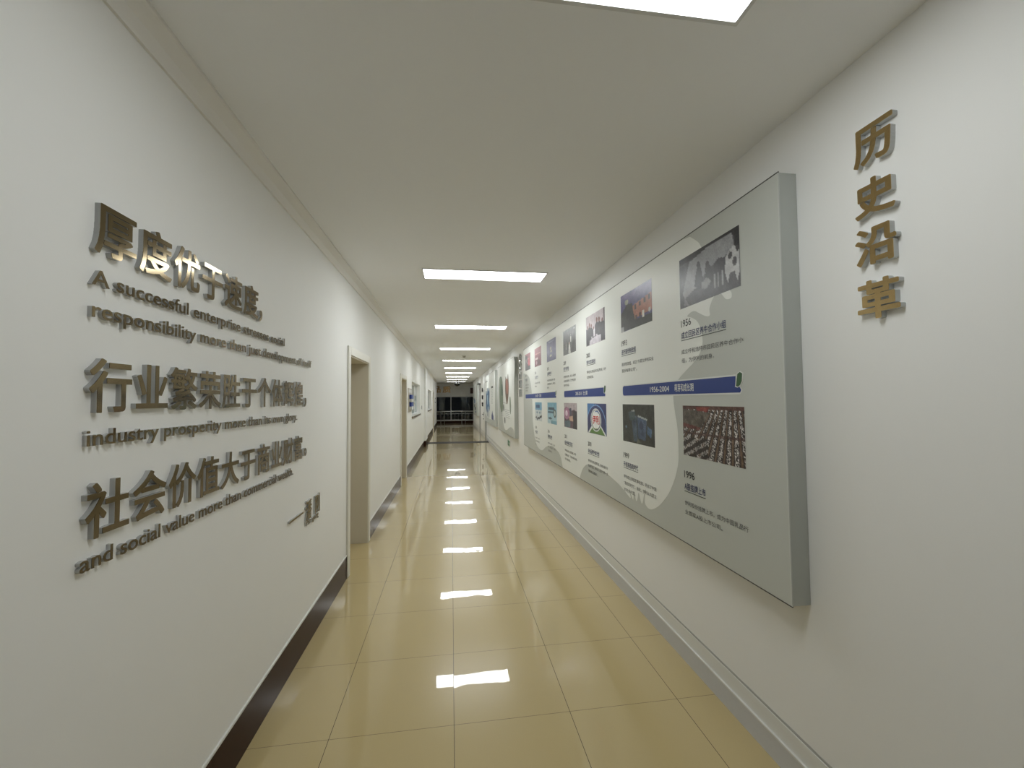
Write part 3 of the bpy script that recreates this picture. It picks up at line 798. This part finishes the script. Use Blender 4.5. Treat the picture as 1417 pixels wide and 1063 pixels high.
def pic_2013():
    k = Canvas((190, 178, 182), seed=8); k.poly([(0, .25), (.2, .15), (.6, .3), (.8, .25), (1, .35), (1, 1), (0, 1)], (96, 70, 82))
    k.ell(.22, .42, .24, .25, (176, 120, 150)); k.ell(.2, .42, .1, .12, (222, 200, 212)); k.rect(.45, .2, .6, .5, (70, 74, 90)); k.rect(.7, .3, 1, 1, (50, 44, 50)); k.poly([(.4, .55), (.7, .5), (.72, .72), (.42, .7)], (196, 160, 136)); k.poly([(.05, .75), (.5, .68), (.5, .95), (.1, 1)], (90, 110, 120))
    return k
def pic_purple():
    k = Canvas((92, 92, 134), seed=9); k.grad((108, 106, 146), (82, 80, 126)); k.ell(.45, .4, .08, .08, (170, 160, 150)); k.ell(.5, .55, .1, .06, (160, 150, 140)); k.ell(.45, .75, .12, .05, (190, 184, 170)); k.rect(.2, .08, .8, .11, (150, 150, 180)); return k
def pic_sky(seed, roller):
    k = Canvas((150, 190, 208), seed=seed); k.grad((120, 176, 202), (190, 214, 220)); k.rect(.1, .22, .75, .36, (40, 70, 100)); k.rect(.05, .42, .8, .5, (50, 84, 110)); k.ell(.8, .5, .14, .2, (70, 84, 84)) ; k.ell(.8, .5, .08, .12, (190, 205, 205)); k.ell(.3, .75, .2, .05, (60, 90, 110)); k.rect(.4, .85, 1, 1, (120, 170, 190)); return k
def pic_wave():
    k = Canvas((206, 212, 212), seed=11); k.rect(0, 0, 1, .42, (120, 170, 198)); k.rect(.1, .14, .7, .3, (60, 90, 130)); k.ell(.3, .55, .1, .06, (120, 150, 170)); k.ell(.7, .55, .1, .06, (120, 150, 170))
    k.poly([(0, .85), (.2, .76), (.3, .9), (.42, .78), (.6, .82), (.75, .72), (.9, .7), (1, .66), (1, .78), (.8, .84), (.6, .92), (.42, .9), (.32, 1), (.2, .88)], (36, 44, 48)); return k
def pic_red(seed, dark):
    k = Canvas((150, 84, 96), seed=seed); k.grad((170, 104, 112), (120, 66, 80)); k.rect(.1, .28, .9, .36, (196, 140, 140)); k.rect(.1, .52, .5, .62, (220, 200, 200)); k.ell(.6, .8, .25, .15, (90, 46, 60)); k.ell(.3, .8, .1, .1, (190, 160, 166))
    if dark: k.rect(0, .1, .45, 1, (84, 78, 84)); k.rect(.05, .3, .4, .5, (120, 112, 116)); k.ell(.75, .6, .12, .3, (205, 70, 90)); k.rect(0, .75, 1, 1, (70, 64, 72))
    return k

BY0, BY1 = 1.5562, 7.8906
B1 = board('long grey history board with a blue timeline across, photos above and below', BY0, BY1, None)
light_area = [(7.885, 2.573), (6.0, 2.573), (4.0, 2.573), (2.30, 2.573)]
curve = [(2.217, 2.560), (2.138, 2.499), (2.106, 2.455), (2.00, 2.30), (1.900, 2.18), (1.872, 2.150), (1.874, 2.123), (1.915, 2.126), (1.956, 2.165), (2.01, 2.16), (2.050, 2.110), (2.048, 2.072), (2.085, 2.074), (2.140, 2.100), (2.200, 2.126), (2.264, 2.110), (2.215, 2.090), (2.165, 2.060), (2.130, 2.003), (2.123, 1.921), (2.188, 1.847), (2.342, 1.767), (2.405, 1.720), (2.440, 1.652), (2.425, 1.55), (2.399, 1.445), (2.393, 1.301), (2.410, 1.210), (2.464, 1.106), (2.546, 1.007), (2.665, 0.915), (2.780, 0.866), (2.850, 0.880), (2.862, 0.92), (2.841, 0.994), (2.872, 0.945), (2.900, 0.880), (2.925, 0.885), (2.958, 0.942), (2.978, 0.900), (3.000, 0.870), (3.022, 0.900), (3.040, 0.934), (3.050, 0.890), (3.064, 0.870), (3.128, 0.940), (3.110, 0.90), (3.110, 0.870), (3.230, 0.905), (3.373, 0.938), (3.613, 0.973), (3.841, 0.985), (4.112, 0.977), (4.280, 0.912), (4.385, 0.810)]
left_curve = [(5.106, 0.80), (5.225, 0.926), (5.541, 0.992), (5.80, 0.985), (6.052, 0.936), (6.325, 0.858), (6.685, 0.895), (6.867, 1.031), (7.010, 1.279), (7.030, 1.548), (7.100, 1.80), (7.288, 2.016), (7.60, 2.10), (7.885, 2.13)]
def cr_open(pts, n=4):
    P = [np.array(pts[0])] + [np.array(p, float) for p in pts] + [np.array(pts[-1])]; out = []
    for i in range(1, len(P)-2):
        p0, p1, p2, p3 = P[i-1:i+3]
        for k in range(n):
            t = k/n; out.append(0.5*((2*p1)+(-p0+p2)*t+(2*p0-5*p1+4*p2-p3)*t*t+(-p0+3*p1-3*p2+p3)*t**3))
    out.append(P[-2]); return out
poly = light_area + [tuple(p) for p in cr_open(curve)] + [(4.390, 0.789), (5.10, 0.789)] + [tuple(p) for p in cr_open(left_curve)]
obj('pale_swirl', flat_poly(poly, PX-0.0005), 'board_light', B1)

def caption(root, yl, z_year, year, title, body, tw):
    x = PX-0.0014
    obj('year_text', text_print(root, 'year_text', year, 'ink', yl, z_year, 0.106, 0.058, x, offset=0.012), 'ink', root)
    zt = z_year-0.071
    obj('title_text', text_print(root, 'title_text', title, 'ink_navy', yl, zt+0.004, tw, 0.044, x, offset=0.020), 'ink_navy', root)
    obj('title_underline', flat_poly([(yl, zt-0.011), (yl-tw, zt-0.011), (yl-tw, zt-0.007), (yl, zt-0.007)], x), 'ink_line', root)
    for i, ln in enumerate(body):
        w = min(0.537, 0.0357*len(ln)) if i < len(body)-1 or len(ln) >= 14 else 0.0345*len(ln)
        obj('body_text', text_print(root, 'b', ln, 'ink_body', yl, zt-0.088-i*0.0515, w, 0.0295, x, offset=0.006), 'ink_body', root)
def photo(root, cv, yl, yr, z0, z1): return obj('photo_print', cv.mesh(yl, yr, z0, z1, PX-0.001), 'picture', root)
cols = [(2.335, 1.803), (3.222, 2.691), (4.109, 3.584), (4.997, 4.470), (5.895, 5.366), (6.788, 6.280), (7.680, 7.176)]
TZ, BZ = (2.163, 2.457), (1.299, 1.589)
for (yl, yr), cv in zip(cols, (pic_1956(), pic_1993(), pic_2005(), pic_2009(), pic_purple(), pic_red(12, False), pic_red(13, True))): photo(B1, cv, yl, yr, *TZ)
for (yl, yr), cv in zip(cols[:6], (pic_1996(), pic_1999(), pic_2010(), pic_2013(), pic_sky(10, 1), pic_wave())): last = photo(B1, cv, yl, yr, *BZ)
obj('emblem_text', text_print(B1, 'e', '伊利', 'ink_red', 3.962, 1.402, 0.200, 0.084, PX-0.0016, offset=0.022), 'ink_red', B1)
caption(B1, 2.332, 2.054, '1956', '成立回民区养牛合作小组', ['成立呼和浩特市回民区养牛合作小', '组，为伊利的前身。'], 0.414)
caption(B1, 3.222, 2.054, '1993', '进行股份制改组', ['股份制改组，成立“内蒙古伊利实业', '股份有限公司”。'], 0.263)
caption(B1, 4.112, 2.050, '2005', '签约北京奥运会', ['伊利成为北京奥运会乳制品赞助商，牵手', '北京奥运会。'], 0.264)
caption(B1, 4.997, 2.050, '2009', '携手世博会', ['伊利携手世博会，成为上海世博', '会乳制品赞助商，为世博会提供', '优质的乳制品。'], 0.235)
caption(B1, 5.890, 2.048, '2013', '全球织网计划', ['伊利成为中国乳业第一品牌，', '位居亚洲乳业第一，全球乳业', '前列。'], 0.25)
caption(B1, 6.785, 2.046, '2014', '迈入全球十强', ['伊利成为全球乳业十强的', '中国企业。'], 0.25)
caption(B1, 7.675, 2.046, '2017', '冬奥会', ['伊利成为北京冬奥会', '官方乳制品合作伙伴', '开启冰雪时代。'], 0.19)
caption(B1, 2.335, 1.168, '1996', 'A股挂牌上市', ['伊利股份挂牌上市，成为中国乳品行', '业首家A股上市公司。'], 0.209)
caption(B1, 3.222, 1.168, '1999', '开创液态奶时代', ['伊利成立液态奶事业部，开启了中国', '“液态奶时代”。由此，伊利从内蒙古', '走向全中国。'], 0.263)
caption(B1, 4.108, 1.168, '2010', '启动品牌升级计划', ['伊利对外发布品牌升级，启动全新标识', '及品牌主张，伊利步入成为“世界一流', '健康食品集团”。'], 0.323)
caption(B1, 4.988, 1.168, '2011', '成长突破五百亿', ['伊利营业收入连续突破，牵手', '伦敦奥运会，开启全球化布局，', '步入新的阶段。'], 0.33)
caption(B1, 5.890, 1.165, '2016', '品牌再上台阶', ['伊利进入全球前八，亚洲', '第一，开启五强千亿，不断', '迈向更高目标。'], 0.25)
caption(B1, 6.785, 1.165, '2018', '新征程', ['伊利进入千亿元时代，', '迈向全球健康食品五', '强。'], 0.16)

def banner(root, yl, yr, z0, z1, txt, parts):
    """yl = far (left) end, yr = near end with the green fold"""
    def shape(g):
        r_ = 0.022
        return [(yl+g, z0+r_), (yl+g-0.004, z0+0.008-g), (yl-0.02, z0-g), (yr-0.004, z0-g), (yr-0.012-g, z0+0.012), (yr+0.006-g, z0+0.036), (yr+0.030, z0+0.030), (yr+0.026, z1+g+0.004), (yl-0.02, z1+g), (yl+g-0.004, z1-0.008+g), (yl+g, z1-r_)]
    b = obj('banner_outline', flat_poly(shape(0.008), PX-0.0008), 'ink_white', root)
    b = obj('timeline_banner', flat_poly(shape(0.0), PX-0.0012), 'banner', root)
    fold = [(yr+0.024, z0+0.032), (yr+0.018, z0+0.06), (yr+0.012, z1+0.014), (yr-0.006, z1+0.022), (yr-0.022, z1+0.014), (yr-0.018, z0+0.055), (yr-0.006, z0+0.036), (yr+0.010, z0+0.028)]
    cy_ = sum(p[0] for p in fold)/len(fold); cz_ = sum(p[1] for p in fold)/len(fold)
    obj('fold_outline', flat_poly([(cy_+(p[0]-cy_)*1.35, cz_+(p[1]-cz_)*1.12) for p in fold], PX-0.0014), 'ink_white', root)
    obj('green_fold', flat_poly(fold, PX-0.0018), 'banner_green', root)
    for name, t_, y_, w_ in parts:
        obj(name, text_print(root, name, t_, 'ink_white', y_, z0+0.020, w_, 0.050, PX-0.0018, offset=0.012), 'ink_white', root)
banner(B1, 3.212, 1.832, 1.657, 1.733, '', [('banner_text', '1956-2004', 2.744, 0.258), ('banner_text', '萌芽和成长期', 2.421, 0.205)])
banner(B1, 4.986, 3.612, 1.657, 1.732, '', [('banner_text', '2005-2013', 4.510, 0.22), ('banner_text', '壮大期', 4.245, 0.145)])
banner(B1, 7.680, 5.394, 1.654, 1.728, '', [('banner_text', '2014至今', 6.76, 0.24), ('banner_text', '引领期', 6.46, 0.15)])

# map board
B2 = board('grey board with a green and red map picture, next to the silver characters', 9.105, 12.30, None)
obj('pale_swirl', flat_poly([tuple(p) for p in cr_open([(12.28, 2.570), (11.2, 2.572), (9.13, 2.572), (9.13, 1.9), (9.13, 0.95), (9.25, 0.97), (9.6, 1.00), (9.95, 0.97), (10.3, 0.90), (10.7, 0.87), (11.0, 0.95), (11.3, 1.2), (11.6, 1.5), (11.9, 1.9), (12.28, 2.2)])], PX-0.0005), 'board_light', B2)
M['map_green'] = mat('map_green_ink', rgb(128, 142, 122), 0.5); M['map_deep'] = mat('map_deep_green_ink', rgb(70, 98, 78), 0.5)
M['map_brown'] = mat('map_brown_ink', rgb(104, 80, 62), 0.5); M['map_red'] = mat('map_red_ink', rgb(164, 112, 96), 0.5); M['map_grey'] = mat('map_grey_ink', rgb(122, 126, 124), 0.5)
M['splash_blue'] = mat('splash_blue_ink', rgb(70, 112, 150), 0.5); M['splash_dark'] = mat('splash_dark_ink', rgb(40, 56, 78), 0.5); M['splash_pale'] = mat('splash_pale_ink', rgb(176, 200, 212), 0.5); M['violet'] = mat('violet_ink', rgb(86, 92, 140), 0.5)
def blot(root, name, m, pts, dx): return obj(name, flat_poly([tuple(p) for p in smooth_poly(pts)], PX-dx), m, root)
blot(B2, 'map_area', 'map_green', [(11.95, 2.2), (11.6, 2.28), (11.3, 2.2), (11.15, 1.95), (11.1, 1.6), (11.2, 1.35), (11.5, 1.3), (11.8, 1.45), (11.95, 1.8)], 0.0009)
blot(B2, 'map_area', 'map_deep', [(11.45, 2.02), (11.25, 2.05), (11.14, 1.9), (11.2, 1.75), (11.42, 1.78)], 0.0013)
blot(B2, 'map_area', 'map_brown', [(10.62, 2.12), (10.5, 2.22), (10.3, 2.05), (10.12, 2.26), (10.02, 2.15), (9.98, 1.9), (10.1, 1.66), (10.3, 1.52), (10.5, 1.62), (10.65, 1.86)], 0.0009)
blot(B2, 'map_area', 'map_red', [(10.5, 2.1), (10.3, 2.16), (10.15, 2.05), (10.08, 1.92), (10.2, 1.78), (10.4, 1.80), (10.5, 1.95)], 0.0013)
blot(B2, 'map_area', 'map_green', [(9.85, 1.66), (9.72, 1.7), (9.62, 1.5), (9.68, 1.3), (9.82, 1.38)], 0.0009)
blot(B2, 'map_area', 'map_grey', [(11.1, 1.48), (10.98, 1.52), (10.86, 1.42), (10.95, 1.33), (11.1, 1.38)], 0.0013)
blot(B2, 'map_area', 'map_grey', [(10.9, 1.16), (10.7, 1.18), (10.68, 1.05), (10.85, 1.04)], 0.0009)
bms = []
for i in range(5): bms.append(flat_poly([(10.75-.05*i, 1.385-.045*i), (9.85, 1.365-.045*i), (9.85, 1.372-.045*i), (10.75-.05*i, 1.392-.045*i)], PX-0.0011))
for i in range(3): bms.append(flat_poly([(11.75-.1*i, 1.30-.04*i), (11.2-.05*i, 1.29-.04*i), (11.2-.05*i, 1.297-.04*i), (11.75-.1*i, 1.307-.04*i)], PX-0.0011))
bms.append(flat_poly([(11.2, 1.56), (10.4, 1.54), (10.4, 1.547), (11.2, 1.567)], PX-0.0015))
obj('caption_lines', merge(bms), 'map_grey', B2)

B3 = board('grey board with a blue splash picture and caption column, beyond the map board', 13.19, 17.25, None)
obj('pale_swirl', flat_poly([(17.23, 2.572), (13.21, 2.572), (13.21, 1.0), (15.0, 0.95), (16.2, 0.98), (17.23, 1.1)], PX-0.0005), 'board_light', B3)
blot(B3, 'splash_shape', 'splash_blue', [(16.7, 1.95), (16.4, 1.98), (16.2, 1.85), (15.9, 2.1), (15.6, 1.95), (15.3, 2.08), (15.1, 1.85), (15.2, 1.6), (15.05, 1.35), (15.4, 1.2), (15.7, 1.4), (16.0, 1.15), (16.3, 1.3), (16.55, 1.15), (16.8, 1.4), (16.65, 1.7)], 0.0009)
for p in ([(16.6, 1.85), (16.35, 1.8), (16.4, 1.5), (16.65, 1.45)], [(15.6, 1.9), (15.3, 1.95), (15.35, 1.65), (15.55, 1.6)], [(16.3, 1.28), (16.1, 1.25), (16.05, 1.02), (16.25, 1.02)], [(15.5, 1.25), (15.3, 1.2), (15.3, 1.0), (15.5, 1.02)]): blot(B3, 'splash_shape', 'splash_dark', p, 0.0013)
for p in ([(16.1, 1.78), (15.8, 1.8), (15.85, 1.5), (16.05, 1.48)], [(15.9, 1.35), (15.65, 1.38), (15.7, 1.2), (15.85, 1.18)]): blot(B3, 'splash_shape', 'splash_pale', p, 0.0013)
obj('caption_heading', flat_poly([(14.45, 2.03), (13.85, 2.03), (13.85, 2.10), (14.45, 2.10)], PX-0.0010), 'ink', B3)
obj('caption_lines', merge([flat_poly([(14.45, 1.97-.035*i), (13.85+.1*(i % 3), 1.97-.035*i), (13.85+.1*(i % 3), 1.977-.035*i), (14.45, 1.977-.035*i)], PX-0.0010) for i in range(14)] + [flat_poly([(16.9, 2.33), (15.9, 2.33), (15.9, 2.36), (16.9, 2.36)], PX-0.001)]), 'map_grey', B3)
obj('violet_block', flat_poly([(14.4, 0.98), (13.75, 0.97), (13.75, 1.10), (13.95, 1.16), (14.1, 1.28), (14.3, 1.15), (14.4, 1.12)], PX-0.0010), 'violet', B3)

B4 = board('farthest grey board with dark picture blocks, near the dark end window', 22.40, 26.6, None)
obj('pale_swirl', flat_poly([(24.4, 2.572), (23.0, 2.572), (23.0, 1.5), (24.2, 1.4)], PX-0.0005), 'board_light', B4)
for m, a in (('splash_dark', (25.9, 25.2, 1.75, 1.62)), ('splash_blue', (25.3, 24.4, 1.66, 1.45)), ('splash_dark', (25.6, 25.0, 1.38, 1.22)), ('splash_dark', (24.7, 23.9, 1.25, 1.08)), ('violet', (24.2, 23.4, 1.02, 0.92))):
    obj('picture_block', flat_poly([(a[0], a[3]), (a[1], a[3]), (a[1], a[2]), (a[0], a[2])], PX-0.001), m, B4)

# ------------------------------------------------------------------ small things on the walls
t = thing('exit_sign', 'small green emergency exit sign low under the map board', 'exit sign', (WR, 10.57, 0.46))
obj('housing', box(WR-0.020, WR, 10.385, 10.755, 0.465, 0.620, bevel=0.003), 'pale_plastic', t)
obj('green_panel', box(WR-0.0215, WR-0.0200, 10.400, 10.740, 0.478, 0.607), 'exit_green', t)
bm = bmesh.new(); x0, x1 = WR-0.0235, WR-0.0214
tube(bm, (x1, 10.66, 0.582), (x0, 10.66, 0.582), 0.012)
for p in ([(10.665, .568), (10.64, .566), (10.645, .53), (10.668, .532)], [(10.66, .535), (10.64, .535), (10.625, .492), (10.637, .488)], [(10.668, .535), (10.65, .535), (10.678, .495), (10.69, .498)], [(10.64, .562), (10.642, .55), (10.608, .545), (10.606, .555)]):
    q = [bm.verts.new((x0, a, b)) for a, b in p]; bm.faces.new(q)
for p in ([(10.57, .535), (10.46, .535), (10.46, .548), (10.57, .548)], [(10.46, .52), (10.43, .5415), (10.46, .563)]):
    q = [bm.verts.new((x0, a, b)) for a, b in p]; bm.faces.new(q)
obj('pictogram', bm, 'ink_white', t)

t = thing('notice_board', 'beige notice board with two blue leaflet racks between door and hatch window', 'notice board', (WL, 10.09, 1.37))
obj('panel', box(WL, WL+0.015, 9.70, 10.48, 1.372, 1.92, bevel=0.003), 'beige_board', t)
for z in (1.66, 1.485):
    rk = obj('leaflet_rack', box(WL+0.015, WL+0.075, 9.86, 10.36, z-0.055, z+0.015, bevel=0.003), 'pale_plastic', t)
    obj('leaflets', box(WL+0.022, WL+0.068, 9.853, 10.352, z+0.012, z+0.108), 'blue', rk)
obj('top_plate', box(WL+0.015, WL+0.018, 9.80, 10.38, 1.82, 1.89), 'pale_plastic', t)

def switch(y, z0, z1, m, label, cat, name='wall_switch', w=0.086):
    t = thing(name, label, cat, (WL, y, z0))
    obj('plate', box(WL, WL+0.012, y-w/2, y+w/2, z0, z1, bevel=0.002), m, t)
    obj('rocker', box(WL+0.012, WL+0.017, y-w/2+0.02, y+w/2-0.02, z0+0.02, z1-0.02, bevel=0.0015), 'dark_grey', t)
switch(14.05, 1.345, 1.475, 'steel', 'light switch plate just before the pilaster', 'switch')
switch(26.0, 1.715, 1.800, 'dark_grey', 'grey reader box high near the corridor end', 'reader', 'card_reader', 0.2)
switch(26.0, 1.470, 1.555, 'black', 'black call button box below the grey reader', 'button box', 'call_button_box', 0.2)

# ------------------------------------------------------------------ ceiling things
t = thing('smoke_detector', 'small round smoke detector on the ceiling between light panels', 'smoke detector', (0.341, 11.43, ZC))
bm = bmesh.new(); lathe(bm, [(0, 0), (0.062, 0), (0.060, -0.022), (0.052, -0.030), (0, -0.030)], (0.341, 11.43, ZC)); obj('base', bm, 'pale_plastic', t, True)
bm = bmesh.new(); lathe(bm, [(0.046, -0.030), (0.040, -0.050), (0.022, -0.062), (0, -0.064)], (0.341, 11.43, ZC)); obj('sensor_cap', bm, 'grey_pilaster', t, True)

cx, cyy = 0.335, 24.35
t = thing('dome_camera', 'black dome camera hanging from the ceiling rod near the end', 'camera', (cx, cyy, ZC))
bm = bmesh.new(); lathe(bm, [(0, 0), (0.06, 0), (0.06, -0.012), (0.022, -0.018), (0.022, -0.20), (0, -0.20)], (cx, cyy, ZC)); obj('ceiling_rod', bm, 'dark_grey', t, True)
bm = bmesh.new(); lathe(bm, [(0, -0.195), (0.05, -0.20), (0.10, -0.225), (0.125, -0.26), (0.125, -0.285), (0, -0.285)], (cx, cyy, ZC)); obj('housing', bm, 'pale_plastic', t, True)
bm = bmesh.new(); lathe(bm, [(0.125, -0.255)] + [(0.175*math.cos(a*PI/20), -0.255-0.15*math.sin(a*PI/20)) for a in range(0, 11)], (cx, cyy, ZC)); obj('dome', bm, 'black', t, True)

# ------------------------------------------------------------------ corridor end
for i, (ch, xc, w, lb) in enumerate((('品', -1.03, 0.56, 'gold raised character on the end wall, half hidden beside the wall corner'), ('质', -0.335, 0.57, 'gold raised character on the end wall, fully seen above the dark window'))):
    vb, fb = outline(ch, 1.0, 0.03); d = 0.03
    sx_ = w/np.ptp(vb[:, 0]); sz_ = 0.47/np.ptp(vb[:, 1])
    P = np.empty_like(vb); P[:, 0] = xc + (vb[:, 0]-(vb[:, 0].min()+vb[:, 0].max())/2)*sx_; P[:, 1] = Y1 - vb[:, 2]*d; P[:, 2] = 2.18 + (vb[:, 1]-vb[:, 1].min())*sz_
    o = obj('gold_character', mesh_from('g', P, fb), 'wall_gold'); tag(o, lb, 'character', 'gold characters of the end wall')
t = thing('wall_plaque', 'small maroon plaque high in the far corner beside the window', 'plaque', (1.42, Y1, 2.12))
obj('plate', box(1.36, 1.62, Y1-0.02, Y1, 2.12, 2.52, bevel=0.004), 'maroon', t)
obj('rim', box(1.355, 1.625, Y1-0.006, Y1, 2.115, 2.525), 'dark_grey', t)

yr = 30.2
t = thing('safety_railing', 'thin steel railing in front of the dark end window', 'railing', (0.15, yr, 0))
for nm, z, rr in (('top_rail', 0.86, 0.026), ('middle_rail', 0.68, 0.012), ('bottom_rail', 0.25, 0.020)):
    bm = bmesh.new(); tube(bm, (LX0+0.001, yr, z), (LX1-0.001, yr, z), rr); obj(nm, bm, 'steel', t)
for x in (-2.6, -1.75, -0.74, -0.49, 0.73, 0.98, 2.2, 2.45):
    bm = bmesh.new(); tube(bm, (x, yr, 0.0), (x, yr, 0.86), 0.015); obj('post', bm, 'steel', t)
for x in (-1.3, -1.05, -0.24, 0.02, 0.25, 0.49, 1.23, 1.48, 1.73):
    bm = bmesh.new(); tube(bm, (x, yr, 0.25), (x, yr, 0.68), 0.007); obj('baluster', bm, 'steel', t)
